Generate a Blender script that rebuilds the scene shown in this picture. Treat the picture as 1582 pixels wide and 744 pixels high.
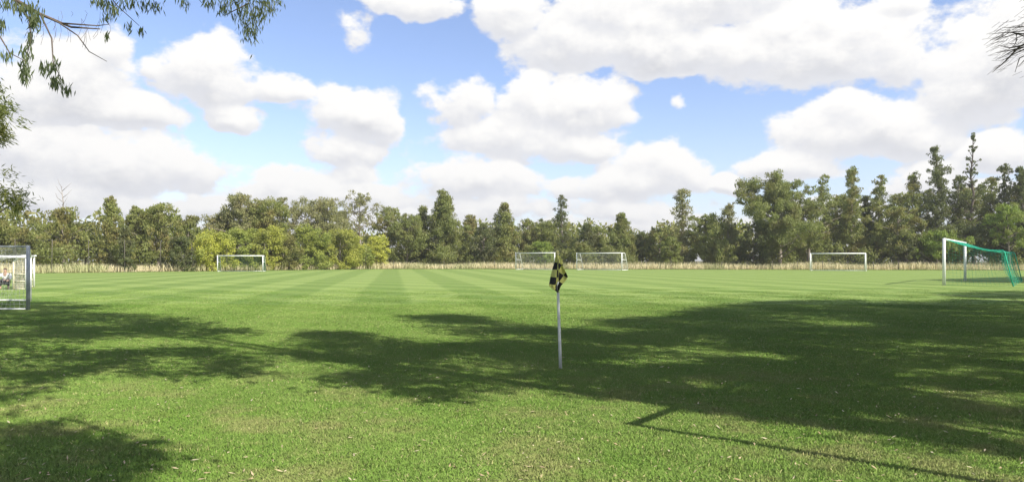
import bpy, math, random
import numpy as np
from mathutils import Vector
R = math.radians
scene = bpy.context.scene
for o in list(bpy.data.objects): bpy.data.objects.remove(o)
C = scene.collection
# ------------------------------------------------------------------ camera
EYE = 1.45; F = 1100.0; PW = 1582.0; HZ = 402.0; CX = 791.0
cam_d = bpy.data.cameras.new("camera"); cam = bpy.data.objects.new("camera", cam_d); C.objects.link(cam)
cam.location = (0, 0, EYE); cam.rotation_euler = (R(90), 0, 0)
cam_d.sensor_width = 36; cam_d.lens = F / PW * 36; cam_d.shift_y = 30 / PW
cam_d.clip_start = 0.05; cam_d.clip_end = 6000
scene.camera = cam
scene.view_settings.view_transform = 'Standard'; scene.view_settings.look = 'None'
scene.view_settings.exposure = 0.60; scene.view_settings.gamma = 1
# ------------------------------------------------------------------ sun
SUN_H = Vector((0.79, -0.61, 0)).normalized(); SUN_EL = R(41)
SUN = Vector((SUN_H.x * math.cos(SUN_EL), SUN_H.y * math.cos(SUN_EL), math.sin(SUN_EL)))
sd = bpy.data.lights.new("sun", 'SUN'); sd.energy = 5.0; sd.angle = R(0.53); sd.color = (1.0, 0.955, 0.88)
so = bpy.data.objects.new("sun", sd); C.objects.link(so)
so.rotation_euler = SUN.to_track_quat('Z', 'Y').to_euler(); so.location = (20, -20, 40)
# ------------------------------------------------------------------ node helper
class NT:
    def __init__(s, tree): s.t = tree; s.n = tree.nodes; s.l = tree.links
    def put(s, sock, v):
        if isinstance(v, bpy.types.NodeSocket): s.l.new(v, sock)
        elif v is not None: sock.default_value = v
    def math(s, op, a, b=None, c=None, clamp=False):
        n = s.n.new('ShaderNodeMath'); n.operation = op; n.use_clamp = clamp
        for i, v in enumerate((a, b, c)):
            if v is not None: s.put(n.inputs[i], v)
        return n.outputs[0]
    def vec(s, op, a, b=None, scale=None):
        n = s.n.new('ShaderNodeVectorMath'); n.operation = op
        s.put(n.inputs[0], a)
        if b is not None: s.put(n.inputs[1], b)
        if scale is not None: s.put(n.inputs[3], scale)
        return n.outputs['Value'] if op in ('DOT_PRODUCT', 'LENGTH', 'DISTANCE') else n.outputs[0]
    def comb(s, x, y, z):
        n = s.n.new('ShaderNodeCombineXYZ')
        for i, v in enumerate((x, y, z)): s.put(n.inputs[i], v)
        return n.outputs[0]
    def sep(s, v):
        n = s.n.new('ShaderNodeSeparateXYZ'); s.l.new(v, n.inputs[0]); return n.outputs
    def noise(s, vec, scale, detail=3, rough=0.55, lac=2.0):
        n = s.n.new('ShaderNodeTexNoise'); s.put(n.inputs['Vector'], vec)
        n.inputs['Scale'].default_value = scale; n.inputs['Detail'].default_value = detail
        n.inputs['Roughness'].default_value = rough; n.inputs['Lacunarity'].default_value = lac
        return n.outputs['Fac'] if 'Fac' in n.outputs else n.outputs[0]
    def mapr(s, v, a, b, c=0.0, d=1.0, smooth=True):
        n = s.n.new('ShaderNodeMapRange'); n.interpolation_type = 'SMOOTHSTEP' if smooth else 'LINEAR'
        s.put(n.inputs[0], v)
        for i, x in zip((1, 2, 3, 4), (a, b, c, d)): s.put(n.inputs[i], x)
        return n.outputs[0]
    def mix(s, f, a, b, mode='MIX'):
        n = s.n.new('ShaderNodeMix'); n.data_type = 'RGBA'; n.blend_type = mode
        s.put(n.inputs[0], f)
        s.put(n.inputs[6], a if isinstance(a, bpy.types.NodeSocket) else (*a, 1))
        s.put(n.inputs[7], b if isinstance(b, bpy.types.NodeSocket) else (*b, 1))
        return n.outputs[2]
# ------------------------------------------------------------------ world: sky and cumulus
world = bpy.data.worlds.new("World"); scene.world = world; world.use_nodes = True
world.cycles.sampling_method = 'MANUAL'; world.cycles.sample_map_resolution = 256
wt = world.node_tree; wt.nodes.clear(); w = NT(wt)
SKY_STRENGTH = 0.079
# cumulus of the photographed half of the sky: centre x, y, half width, half height, weight (photo pixels, turned into bearings)
CL = [(100,118,125,85,1),(30,150,80,60,.9),(165,70,45,42,.8),(330,118,95,64,1),(425,143,48,26,.9),(255,112,36,26,.7),(200,176,90,34,.9),(362,184,55,24,.9),
 (545,180,92,54,1),(590,190,52,26,.8),(535,228,70,42,.9),(545,268,70,22,.8),
 (635,0,80,26,.65),(545,46,27,24,.20),
 (722,160,52,50,.85),(820,160,75,56,1),(905,160,78,58,1),(825,212,138,48,1),(925,220,62,34,.9),(690,150,34,34,.5),
 (800,20,75,48,.9),(890,55,115,62,1),(1010,60,110,60,1),(1010,0,240,52,1),(1090,70,78,45,.8),
 (1270,75,150,78,1),(1180,85,90,55,.8),(1390,85,90,65,.9),(1225,30,120,40,.8),(1385,12,45,26,.7),(1500,120,110,92,1),(1570,60,110,120,1),
 (1340,195,150,54,1),(1290,175,60,36,.8),(1420,205,80,40,.8),(1215,250,85,32,.95),(1118,285,38,20,.8),(1050,160,15,15,.55),
 (1000,268,82,54,1),(940,290,100,30,.9),(970,325,120,26,.9),
 (730,275,118,44,1),(790,282,66,36,.9),(760,318,110,26,.9),
 (150,250,190,62,1),(50,225,110,52,.95),(240,250,100,46,.9),(60,305,150,34,.9),(250,318,200,28,.9),
 (450,290,130,40,.9),(400,285,70,25,.8),(560,300,110,32,.9),(630,345,200,28,.9),
 (1550,235,80,44,.95),(1440,275,80,38,.9),(1560,310,120,34,.85),(1300,330,120,26,.7),(1100,345,160,24,.8),(900,358,200,20,.8),(300,362,300,22,.85)]
def build_density():
    g = bpy.data.node_groups.new("cloud_density", 'ShaderNodeTree')
    g.interface.new_socket("Dir", in_out='INPUT', socket_type='NodeSocketVector')
    g.interface.new_socket("Density", in_out='OUTPUT', socket_type='NodeSocketFloat')
    g.interface.new_socket("Height", in_out='OUTPUT', socket_type='NodeSocketFloat')
    h = NT(g); gi = g.nodes.new('NodeGroupInput'); go = g.nodes.new('NodeGroupOutput')
    d = gi.outputs[0]; X, Y, Z = h.sep(d)[:3]
    az = h.math('ARCTAN2', X, Y); el = h.math('ARCSINE', Z)
    # the rim of each cloud is broken up by warping the bearing
    wx = h.math('SUBTRACT', h.noise(d, 9, 3, .55), .5)
    wy = h.math('SUBTRACT', h.noise(h.vec('ADD', d, (7.3, 1.2, 4.4)), 9, 3, .55), .5)
    paz = h.math('MULTIPLY_ADD', wx, .10, az); pel = h.math('MULTIPLY_ADD', wy, .05, el)
    f = None; sw = None; sh = None
    for (cx, cy, rx, ry, wgt) in CL:
        a = math.atan((cx - CX) / F); e = math.atan((HZ - (cy + ry * .25)) / F * math.cos(a))
        rr = rx / F * math.cos(a) ** 1.6 * 1.04; re = ry / F * math.cos(a) * 1.20
        q = h.vec('MULTIPLY', h.vec('SUBTRACT', h.comb(paz, pel, f if f is not None else 0.0), (a, e, 0)), (1 / rr, 1 / re, 0))
        s = h.sep(q)
        yy = h.math('MAXIMUM', s[1], h.math('MULTIPLY', s[1], -1.7))
        q2 = h.math('MULTIPLY_ADD', s[0], s[0], h.math('MULTIPLY', yy, yy))
        v = h.math('MULTIPLY', h.math('SUBTRACT', 1.0, q2), wgt)
        wv = h.math('MAXIMUM', v, 0.0); wv = h.math('MULTIPLY', wv, wv); hv = h.math('MULTIPLY', wv, s[1])
        f = v if f is None else h.math('SMOOTH_MAX', f, v, .25)
        sw = wv if sw is None else h.math('ADD', sw, wv); sh = hv if sh is None else h.math('ADD', sh, hv)
    placed = h.math('MAXIMUM', f, -1.0)
    # the rest of the sky carries the same kind of broken cumulus
    pl = h.vec('DIVIDE', d, h.comb(h.math('ADD', h.math('ABSOLUTE', Z), .18), h.math('ADD', h.math('ABSOLUTE', Z), .18), h.math('ADD', h.math('ABSOLUTE', Z), .18)))
    gen = h.math('MULTIPLY_ADD', h.noise(pl, 1.5, 4, .5), 5.0, -2.45)
    hgt = h.math('DIVIDE', sh, h.math('ADD', sw, .02))
    wm = h.math('MULTIPLY', h.mapr(h.math('ABSOLUTE', az), .66, .80, 1, 0), h.mapr(el, .36, .47, 1, 0))
    base = h.math('ADD', h.math('MULTIPLY', placed, wm), h.math('MULTIPLY', gen, h.math('SUBTRACT', 1.0, wm)))
    vd = h.vec('MULTIPLY', d, (1, 1, 1.5))
    n1 = h.math('SUBTRACT', h.noise(vd, 17, 8, .60), .5)
    n2 = h.math('SUBTRACT', h.noise(h.vec('ADD', vd, (3, 5, 1)), 6, 3, .5), .5)
    out = h.math('ADD', base, h.math('ADD', h.math('MULTIPLY', n1, 2.5), h.math('MULTIPLY', n2, .7)))
    h.l.new(out, go.inputs[0]); h.l.new(h.math('MULTIPLY', hgt, wm), go.inputs[1]); return g
dens = build_density()
tc = wt.nodes.new('ShaderNodeTexCoord'); dirv = w.vec('NORMALIZE', tc.outputs['Generated'])
def D(v):
    n = wt.nodes.new('ShaderNodeGroup'); n.node_tree = dens; wt.links.new(v, n.inputs[0]); return n.outputs
d0, hgt0 = D(dirv)[:2]
d1 = D(w.vec('NORMALIZE', w.vec('ADD', dirv, (.007, -.003, .017))))[0]
alpha = w.mapr(d0, -.06, .42)
grad = w.math('SUBTRACT', d0, d1)
lit = w.mapr(w.math('ADD', w.math('MULTIPLY', grad, .75), w.math('MULTIPLY', hgt0, .9)), -.55, .60)
thick = w.mapr(d0, .3, 1.7, 0, 1)
sky = wt.nodes.new('ShaderNodeTexSky'); sky.sky_type = 'NISHITA'; sky.sun_disc = False
sky.sun_elevation = SUN_EL; sky.sun_rotation = math.atan2(SUN_H.x, SUN_H.y)
sky.air_density = 1.0; sky.dust_density = 0.6; sky.ozone_density = 1.0; sky.altitude = 60
Zs = w.sep(dirv)[2]
skyc = w.mix(1.0, sky.outputs[0], (1.62, 1.55, 1.75), 'MULTIPLY')
skyc = w.mix(w.mapr(Zs, 0.0, .22, .42, 0), skyc, (5.4, 6.4, 7.9))
shade_c = w.mix(thick, (6.7, 6.8, 7.2), (5.2, 5.3, 5.7))
cloudc = w.mix(lit, shade_c, (8.75, 8.65, 8.5))
cloudc = w.mix(w.mapr(Zs, .0, .16, .30, 0), cloudc, (6.5, 6.7, 7.2))
col = w.mix(alpha, skyc, cloudc)
col = w.mix(w.mapr(Zs, -.02, -.0), (1.0, 1.3, .7), col)
bg = wt.nodes.new('ShaderNodeBackground'); wt.links.new(col, bg.inputs[0]); bg.inputs[1].default_value = SKY_STRENGTH
wo = wt.nodes.new('ShaderNodeOutputWorld'); wt.links.new(bg.outputs[0], wo.inputs[0])

# ------------------------------------------------------------------ mesh helpers
def mesh_np(name, V, F, mat, smooth=False, uv=None):
    V = np.asarray(V, dtype=np.float32).reshape(-1, 3)
    groups = F if isinstance(F, list) else [F]
    groups = [np.asarray(g, dtype=np.int32) for g in groups if len(g)]
    me = bpy.data.meshes.new(name)
    me.vertices.add(len(V)); me.vertices.foreach_set('co', V.ravel())
    idx = np.concatenate([g.ravel() for g in groups]); sz = np.concatenate([np.full(len(g), g.shape[1], np.int32) for g in groups])
    st = np.concatenate([[0], np.cumsum(sz)[:-1]]).astype(np.int32)
    me.loops.add(len(idx)); me.loops.foreach_set('vertex_index', idx)
    me.polygons.add(len(sz)); me.polygons.foreach_set('loop_start', st); me.polygons.foreach_set('loop_total', sz)
    if smooth: me.polygons.foreach_set('use_smooth', np.ones(len(sz), bool))
    if uv is not None:
        l = me.uv_layers.new(name='uv'); l.data.foreach_set('uv', np.asarray(uv, np.float32)[idx].ravel())
    me.update(calc_edges=True); me.materials.append(mat); return me
def link(name, me, parent=None, loc=None):
    o = bpy.data.objects.new(name, me); C.objects.link(o)
    if parent: o.parent = parent
    if loc is not None: o.location = loc
    return o
def tag(o, label=None, cat=None, group=None, kind=None):
    if label: o['label'] = label
    if cat: o['category'] = cat
    if group: o['group'] = group
    if kind: o['kind'] = kind
    return o
def thing(name, label, cat, loc=(0, 0, 0), rz=0, group=None):
    o = link(name, None); o.location = loc; o.rotation_euler.z = rz; o.empty_display_size = .3
    return tag(o, label, cat, group)
class MB:
    def __init__(s): s.V = []; s.Q = []; s.T = []; s.n = 0
    def add(s, V, Q=None, T=None):
        V = np.asarray(V, float).reshape(-1, 3); s.V.append(V)
        if Q is not None and len(Q): s.Q.append(np.asarray(Q, int) + s.n)
        if T is not None and len(T): s.T.append(np.asarray(T, int) + s.n)
        s.n += len(V)
    def tube(s, pts, rad, sides=6, cap=True):
        P = np.asarray(pts, float); n = len(P)
        rad = np.full(n, rad, float) if np.isscalar(rad) else np.asarray(rad, float)
        T = np.gradient(P, axis=0); T /= np.linalg.norm(T, axis=1)[:, None] + 1e-9
        up = np.array([0, 0, 1.0]) if abs(T[0][2]) < .9 else np.array([1.0, 0, 0])
        A = np.cross(T, up); A /= np.linalg.norm(A, axis=1)[:, None] + 1e-9; B = np.cross(T, A)
        th = np.linspace(0, 2 * np.pi, sides, endpoint=False)
        ring = A[:, None, :] * np.cos(th)[None, :, None] + B[:, None, :] * np.sin(th)[None, :, None]
        V = (P[:, None, :] + ring * rad[:, None, None]).reshape(-1, 3)
        i = np.arange(n - 1)[:, None] * sides; j = np.arange(sides)[None, :]; k = (j + 1) % sides
        Q = np.stack([i + j, i + k, i + sides + k, i + sides + j], -1).reshape(-1, 4); T3 = None
        if cap:
            V = np.vstack([V, P[0], P[-1]]); a = n * sides; j = np.arange(sides); k = (j + 1) % sides
            T3 = np.vstack([np.stack([np.full(sides, a), k, j], 1), np.stack([np.full(sides, a + 1), (n - 1) * sides + j, (n - 1) * sides + k], 1)])
        s.add(V, Q, T3)
    def box(s, c, d, rz=0):
        c = np.array(c, float); d = np.array(d, float) / 2
        V = np.array([[x, y, z] for x in (-1, 1) for y in (-1, 1) for z in (-1, 1)]) * d
        if rz: cs, sn = math.cos(rz), math.sin(rz); V = V @ np.array([[cs, sn, 0], [-sn, cs, 0], [0, 0, 1]])
        s.add(V + c, [[0, 1, 3, 2], [4, 6, 7, 5], [0, 4, 5, 1], [2, 3, 7, 6], [0, 2, 6, 4], [1, 5, 7, 3]])
    def build(s, name, mat, parent=None, smooth=False):
        F = []
        if s.Q: F.append(np.vstack(s.Q))
        if s.T: F.append(np.vstack(s.T))
        return link(name, mesh_np(name, np.vstack(s.V), F, mat, smooth), parent)
def unit(a): return a / (np.linalg.norm(a, axis=-1, keepdims=True) + 1e-9)
def leaves(P, axis, L, W, rng, nbias=None, nb=.6):
    """leaf blades: a diamond of four corners each, lying along axis"""
    n = len(P); axis = unit(axis); r = rng.normal(size=(n, 3))
    if nbias is not None: r = unit(r) + nbias * nb
    nrm = unit(r); side = unit(np.cross(axis, nrm))
    L = np.broadcast_to(L, n)[:, None]; W = np.broadcast_to(W, n)[:, None]
    V = np.stack([P - axis * L / 2, P + side * W / 2 - axis * L * .08, P + axis * L / 2, P - side * W / 2 - axis * L * .08], 1)
    return V.reshape(-1, 3), np.arange(4 * n).reshape(n, 4)
# ------------------------------------------------------------------ materials
def new_mat(name):
    m = bpy.data.materials.new(name); m.use_nodes = True; m.node_tree.nodes.clear()
    t = NT(m.node_tree); out = m.node_tree.nodes.new('ShaderNodeOutputMaterial'); return m, t, out
def leaf_mat(name, c1, c2, c3=None, trans=.5, scale=.35, rough=.55):
    m, t, out = new_mat(name)
    geo = t.n.new('ShaderNodeNewGeometry'); ri = geo.outputs['Random Per Island']
    oi = t.n.new('ShaderNodeObjectInfo')
    c = t.mix(ri, c1, c2)
    if c3:
        nz = t.noise(t.vec('ADD', geo.outputs['Position'], t.vec('SCALE', (31, 17, 5), scale=oi.outputs['Random'])), scale, 2, .5)
        c = t.mix(t.mapr(nz, .45, .66), c, c3)
    b = t.n.new('ShaderNodeBsdfPrincipled'); t.put(b.inputs['Base Color'], c); b.inputs['Roughness'].default_value = rough
    b.inputs['Specular IOR Level'].default_value = .35
    tr = t.n.new('ShaderNodeBsdfTranslucent'); t.put(tr.inputs[0], t.mix(.5, c, (.20, .26, .03)))
    mx = t.n.new('ShaderNodeMixShader'); mx.inputs[0].default_value = trans
    t.l.new(b.outputs[0], mx.inputs[1]); t.l.new(tr.outputs[0], mx.inputs[2]); t.l.new(mx.outputs[0], out.inputs[0]); return m
def plain_mat(name, c, rough=.6, metal=0, c2=None, scale=20, spec=.4):
    m, t, out = new_mat(name); b = t.n.new('ShaderNodeBsdfPrincipled')
    geo = t.n.new('ShaderNodeNewGeometry')
    cc = t.mix(t.mapr(t.noise(geo.outputs['Position'], scale, 4, .6), .35, .7), c, c2 or tuple(x * .82 for x in c))
    t.put(b.inputs['Base Color'], cc); b.inputs['Roughness'].default_value = rough; b.inputs['Metallic'].default_value = metal
    b.inputs['Specular IOR Level'].default_value = spec
    t.l.new(b.outputs[0], out.inputs[0]); return m
def bark_mat(name, c, c2):
    m, t, out = new_mat(name); b = t.n.new('ShaderNodeBsdfPrincipled'); geo = t.n.new('ShaderNodeNewGeometry')
    p = t.vec('MULTIPLY', geo.outputs['Position'], (1, 1, .25)); nz = t.noise(p, 5, 5, .6)
    t.put(b.inputs['Base Color'], t.mix(t.mapr(nz, .38, .64), c, c2)); b.inputs['Roughness'].default_value = .85
    bp = t.n.new('ShaderNodeBump'); bp.inputs['Strength'].default_value = .5; t.put(bp.inputs['Height'], t.noise(p, 30, 4, .6)); t.l.new(bp.outputs[0], b.inputs['Normal'])
    t.l.new(b.outputs[0], out.inputs[0]); return m
LEAF = {
 'gum': leaf_mat('gum_leaf', (0.216,0.249,0.068), (0.354,0.369,0.112), (0.284,0.241,0.080)),
 'gum_grey': leaf_mat('gum_leaf_grey', (0.239,0.249,0.100), (0.410,0.390,0.169), (0.319,0.280,0.121)),
 'dark': leaf_mat('dark_leaf', (0.110,0.137,0.051), (0.193,0.208,0.076), (0.148,0.149,0.061)),
 'mid': leaf_mat('mid_leaf', (0.193,0.226,0.061), (0.302,0.327,0.097), (0.244,0.232,0.076)),
 'fresh': leaf_mat('fresh_leaf', (0.189,0.276,0.046), (0.334,0.428,0.078), (0.261,0.290,0.065)),
 'yellow': leaf_mat('wattle_leaf_yellow', (.540,.560,.080), (.700,.690,.140), (.420,.450,.100)),
 'olive': leaf_mat('wattle_leaf_olive', (.420,.440,.075), (.600,.600,.120), (.280,.290,.080)),
 'wattle': leaf_mat('wattle_leaf_green', (.270,.320,.070), (.400,.450,.110), (.400,.430,.090)),
 'russet': leaf_mat('wattle_leaf_russet', (.230,.200,.070), (.360,.340,.110), (.200,.210,.070)),
 'lime': leaf_mat('lime_leaf', (0.362,0.466,0.057), (0.616,0.690,0.098), (0.271,0.345,0.057)),
 'near': leaf_mat('near_gum_leaf', (.070,.095,.040), (.130,.155,.065), None, .30),
 'sheoak': leaf_mat('sheoak_leaf', (.120,.150,.040), (.230,.260,.070), (.230,.240,.070), .45),
}
BARK = bark_mat('pale_bark', (.30,.26,.21), (.17,.14,.11)); BARKD = bark_mat('dark_bark', (.13,.10,.075), (.07,.055,.045))
WHITE = plain_mat('white_paint', (.80,.80,.77), .45, 0, (.68,.68,.64), 3)
GREYP = plain_mat('shade_grey', (.34,.37,.38), .5, .2, (.25,.27,.28), 6)  # tree shade put into the colour of the left goal's near post and frame
CREAM = plain_mat('cream_paint', (.66,.60,.42), .5, 0, (.55,.50,.36), 5)
NETG = plain_mat('green_net_cord', (.02,.42,.26), .6, 0, (.03,.36,.24), 2)
NETD = plain_mat('dark_net_cord', (.035,.12,.06), .7, 0, (.03,.09,.05), 2)
NETW = plain_mat('white_net_cord', (.60,.62,.58), .7)
NETC = plain_mat('cream_net_cord', (.50,.47,.34), .7)
POSTM = plain_mat('weathered_post', (.13,.115,.09), .85, 0, (.08,.07,.055), 8)
WIRE = plain_mat('fence_wire', (.22,.22,.21), .5, .6)
# turf colour, shared by the ground sheet and the grass blades
def turf_color(t, pos, blades=False):
    s = t.sep(pos); X, Y = s[0], s[1]
    # two passes of the mower, one along the touchline and one across it
    wob = t.math('MULTIPLY', t.math('SUBTRACT', t.noise(pos, .25, 2, .5), .5), .5)
    def stripe(nx, ny, width, off):
        u = t.math('ADD', t.math('MULTIPLY_ADD', X, nx, t.math('MULTIPLY', Y, ny)), wob)
        q = t.math('SINE', t.math('MULTIPLY', t.math('ADD', u, off), math.pi / width))
        return t.mapr(q, -.28, .28, -1, 1)
    a = stripe(.9866, .163, 2.05, -.55)
    b = stripe(.61, .79, 1.9, .4)
    sm = t.math('ADD', t.math('MULTIPLY', a, .95), t.math('MULTIPLY', b, .75))
    fade = t.mapr(Y, 10, 26, 0, 1)
    left = t.mapr(X, -46, 6, 1.0, .55)
    sm = t.math('MULTIPLY', t.math('MULTIPLY', sm, fade), left)
    base = t.mix(t.mapr(sm, -1, 1, 0, 1, False), (.122, .200, .036), (.265, .345, .092))
    farm = t.mapr(Y, 14, 60, 0, 1)
    base = t.mix(t.math('MULTIPLY', farm, .35), base, (.235, .300, .085))
    n1 = t.noise(pos, .55, 4, .55); n2 = t.noise(t.vec('ADD', pos, (9, 4, 0)), 2.4, 4, .6); n3 = t.noise(pos, 14, 3, .6)
    base = t.mix(t.math('MULTIPLY', t.mapr(n1, .40, .64), t.mapr(Y, 16, 45, .55, .12)), base, (.120, .215, .030))
    base = t.mix(t.math('MULTIPLY', t.mapr(n2, .50, .70), t.mapr(Y, 8, 40, .50, .10)), base, (.205, .235, .065))
    # worn, drier turf close to the camera
    dry = t.math('MULTIPLY', t.mapr(t.noise(t.vec('ADD', pos, (2, 8, 0)), 1.1, 5, .65), .46, .66), t.mapr(Y, 6.0, 11, .75, .12))
    base = t.mix(dry, base, (.30, .26, .12))
    base = t.mix(t.mapr(n3, .3, .8, 0, .35), base, (.070, .125, .020))
    return base
def ground_mat(name, turf):
    m, t, out = new_mat(name); geo = t.n.new('ShaderNodeNewGeometry'); pos = geo.outputs['Position']
    b = t.n.new('ShaderNodeBsdfPrincipled'); b.inputs['Roughness'].default_value = .9; b.inputs['Specular IOR Level'].default_value = .15
    if turf:
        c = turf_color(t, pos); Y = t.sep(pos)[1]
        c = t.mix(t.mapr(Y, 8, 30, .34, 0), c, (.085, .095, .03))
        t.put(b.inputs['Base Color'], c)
        bp = t.n.new('ShaderNodeBump'); bp.inputs['Strength'].default_value = .35; bp.inputs['Distance'].default_value = .03
        t.put(bp.inputs['Height'], t.noise(pos, 45, 3, .6)); t.l.new(bp.outputs[0], b.inputs['Normal'])
    else:
        t.put(b.inputs['Base Color'], t.mix(t.mapr(t.noise(pos, .12, 5, .6), .4, .6), (.20, .165, .085), (.10, .11, .04)))
    t.l.new(b.outputs[0], out.inputs[0]); return m
def blade_mat():
    m, t, out = new_mat('grass_blade'); geo = t.n.new('ShaderNodeNewGeometry')
    c = turf_color(t, geo.outputs['Position']); ri = geo.outputs['Random Per Island']
    c = t.mix(t.mapr(ri, 0, 1, .0, .22), c, (.27, .42, .075)); c = t.mix(t.mapr(ri, .95, .97), c, (.46, .40, .20))
    c = t.mix(1.0, c, (1.17, 1.25, 1.10), 'MULTIPLY')
    b = t.n.new('ShaderNodeBsdfPrincipled'); t.put(b.inputs['Base Color'], c); b.inputs['Roughness'].default_value = .6; b.inputs['Specular IOR Level'].default_value = .2
    nn = t.vec('NORMALIZE', t.vec('ADD', t.vec('SCALE', geo.outputs['Normal'], scale=.45), (0, 0, 1)))
    t.l.new(nn, b.inputs['Normal'])
    tr = t.n.new('ShaderNodeBsdfTranslucent'); t.put(tr.inputs[0], c)
    mx = t.n.new('ShaderNodeMixShader'); mx.inputs[0].default_value = .12
    t.l.new(b.outputs[0], mx.inputs[1]); t.l.new(tr.outputs[0], mx.inputs[2]); t.l.new(mx.outputs[0], out.inputs[0]); return m
# ------------------------------------------------------------------ places
def at(px, y, py=None):     # point on bearing px at depth y; py gives the height
    return Vector(((px - CX) / F * y, y, 0 if py is None else EYE + (HZ - py) / F * y))
def gnd(px, py): y = F * EYE / (py - HZ); return Vector(((px - CX) / F * y, y, 0))
EDGE = [(-260, 20), (-54, 80), (-40, 97), (-21, 120), (0, 120), (22, 115), (69, 106), (110, 92), (300, 40)]
def edge_y(x):
    for (a, b), (c, d) in zip(EDGE, EDGE[1:]):
        if a <= x <= c: return b + (d - b) * (x - a) / (c - a)
    return 40
def edge_hit(px, off=0):
    k = (px - CX) / F; y = 100
    for _ in range(60): y = .5 * y + .5 * (edge_y(k * y) + off)
    return y
# ------------------------------------------------------------------ setting
link_g = link('ground', mesh_np('ground', [(-3000, -3000, -.02), (3000, -3000, -.02), (3000, 3000, -.02), (-3000, 3000, -.02)], np.array([[0, 1, 2, 3]]), ground_mat('dry_ground', False)))
tag(link_g, kind='structure')
pts = [(-260, -120)] + EDGE + [(300, -120)]
# the field sheet, cut in strips so its far rim can be slightly uneven
xs = np.linspace(-255, 295, 700); rngE = np.random.default_rng(3)
rim = np.array([edge_y(x) for x in xs]) + np.convolve(rngE.normal(size=700), np.ones(5) / 5, 'same') * .35
V = np.vstack([np.stack([xs, np.full(700, -120.), np.zeros(700)], 1), np.stack([xs, rim, np.zeros(700)], 1)])
i = np.arange(699)
tag(link('playing_field', mesh_np('playing_field', V, np.stack([i, i + 1, i + 701, i + 700], 1), ground_mat('mown_turf', True))), kind='structure')

# ------------------------------------------------------------------ foreground grass blades
def grass():
    rng = np.random.default_rng(11); bm_ = blade_mat()
    for (n, ya, yb, st, wk, nm, lab) in ((5200, 3.9, 9.5, .42, 1.0, 'near_grass', 'short mown grass closest to the camera'), (2600, 9.1, 15, .45, 1.35, 'middle_grass', 'mown grass around and beyond the corner flag'),
                             (1100, 14.4, 23, .5, 1.9, 'sparse_grass', 'mown grass past the shaded lawn'), (300, 22, 38, .62, 2.6, 'thin_grass', 'mown grass of the middle distance')):
        r = .55 * np.sqrt(rng.random(n)); a = rng.random(n) * 2 * np.pi
        P = np.stack([r * np.cos(a), r * np.sin(a), np.zeros(n)], 1)
        h = (.009 + .019 * rng.random(n) ** 1.5) * (1 if ya < 9 else .75); wd = (.0020 + .0020 * rng.random(n)) * wk
        lean = rng.normal(size=(n, 2)) * .6 * h[:, None]; ang = rng.random(n) * np.pi
        s = np.stack([np.cos(ang), np.sin(ang), np.zeros(n)], 1) * wd[:, None]
        mid = P + np.stack([lean[:, 0] * .35, lean[:, 1] * .35, h * .62], 1); tip = P + np.stack([lean[:, 0], lean[:, 1], h], 1)
        V = np.stack([P - s, P + s, mid + s * .7, mid - s * .7, tip], 1).reshape(-1, 3); b = np.arange(n)[:, None] * 5
        src = link(nm + '_patch', mesh_np(nm + '_patch', V, [b + np.array([[0, 1, 2, 3]]), b + np.array([[3, 2, 4]])], bm_), loc=(.3, (ya + yb) / 2, 0))
        tag(src, lab, 'grass', kind='stuff')
        Pp = []; y = ya
        while y < yb:
            x = -.78 * y - .5
            while x < .78 * y + .5:
                if rng.random() < min(1, (38 - y) / 18): Pp.append((x + rng.uniform(-.5, .5) * st, y + rng.uniform(-.5, .5) * st, .0))
                x += st
            y += st * .9
        me2 = bpy.data.meshes.new(nm); me2.from_pydata(Pp, [], [])
        o = link(nm, me2); tag(o, lab, 'grass', kind='stuff')
        g = bpy.data.node_groups.new('scatter_grass', 'GeometryNodeTree')
        g.interface.new_socket('Geometry', in_out='INPUT', socket_type='NodeSocketGeometry')
        g.interface.new_socket('Geometry', in_out='OUTPUT', socket_type='NodeSocketGeometry')
        N = g.nodes; gi = N.new('NodeGroupInput'); go = N.new('NodeGroupOutput')
        oi = N.new('GeometryNodeObjectInfo'); oi.inputs['Object'].default_value = src; oi.transform_space = 'ORIGINAL'
        ip = N.new('GeometryNodeInstanceOnPoints'); rv = N.new('FunctionNodeRandomValue'); rv.data_type = 'FLOAT_VECTOR'
        rv.inputs[0].default_value = (-.02, -.02, 0); rv.inputs[1].default_value = (.02, .02, 6.283)
        rs = N.new('FunctionNodeRandomValue'); rs.data_type = 'FLOAT_VECTOR'; rs.inputs[0].default_value = (.85, .85, .7); rs.inputs[1].default_value = (1.25, 1.25, 1.4)
        L = g.links; L.new(gi.outputs[0], ip.inputs['Points']); L.new(oi.outputs['Geometry'], ip.inputs['Instance'])
        L.new(rv.outputs[0], ip.inputs['Rotation']); L.new(rs.outputs[0], ip.inputs['Scale']); L.new(ip.outputs[0], go.inputs[0])
        md = o.modifiers.new('scatter', 'NODES'); md.node_group = g
grass()
# fallen gum leaves and bark flakes
def litter():
    rng = np.random.default_rng(5); n = 1500
    y = 4.3 + 14 * rng.random(n) ** 1.7; x = (rng.random(n) * 2 - 1) * .76 * y
    P = np.stack([x, y, .028 + .012 * rng.random(n)], 1); a = rng.random(n) * 6.28
    ax = np.stack([np.cos(a), np.sin(a), rng.normal(size=n) * .3], 1); up = np.tile([0, 0, 1.], (n, 1))
    V, Q = leaves(P, ax, .022 + .050 * rng.random(n) ** 2, .008 + .010 * rng.random(n), rng, up, 2.2)
    m = leaf_mat('dead_leaf', (.50, .40, .22), (.36, .26, .14), (.60, .52, .34), .1, 3)
    tag(link('fallen_leaves', mesh_np('fallen_leaves', V, Q, m)), 'dry fallen leaves scattered over the near grass', 'leaves', kind='stuff')
litter()
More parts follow.
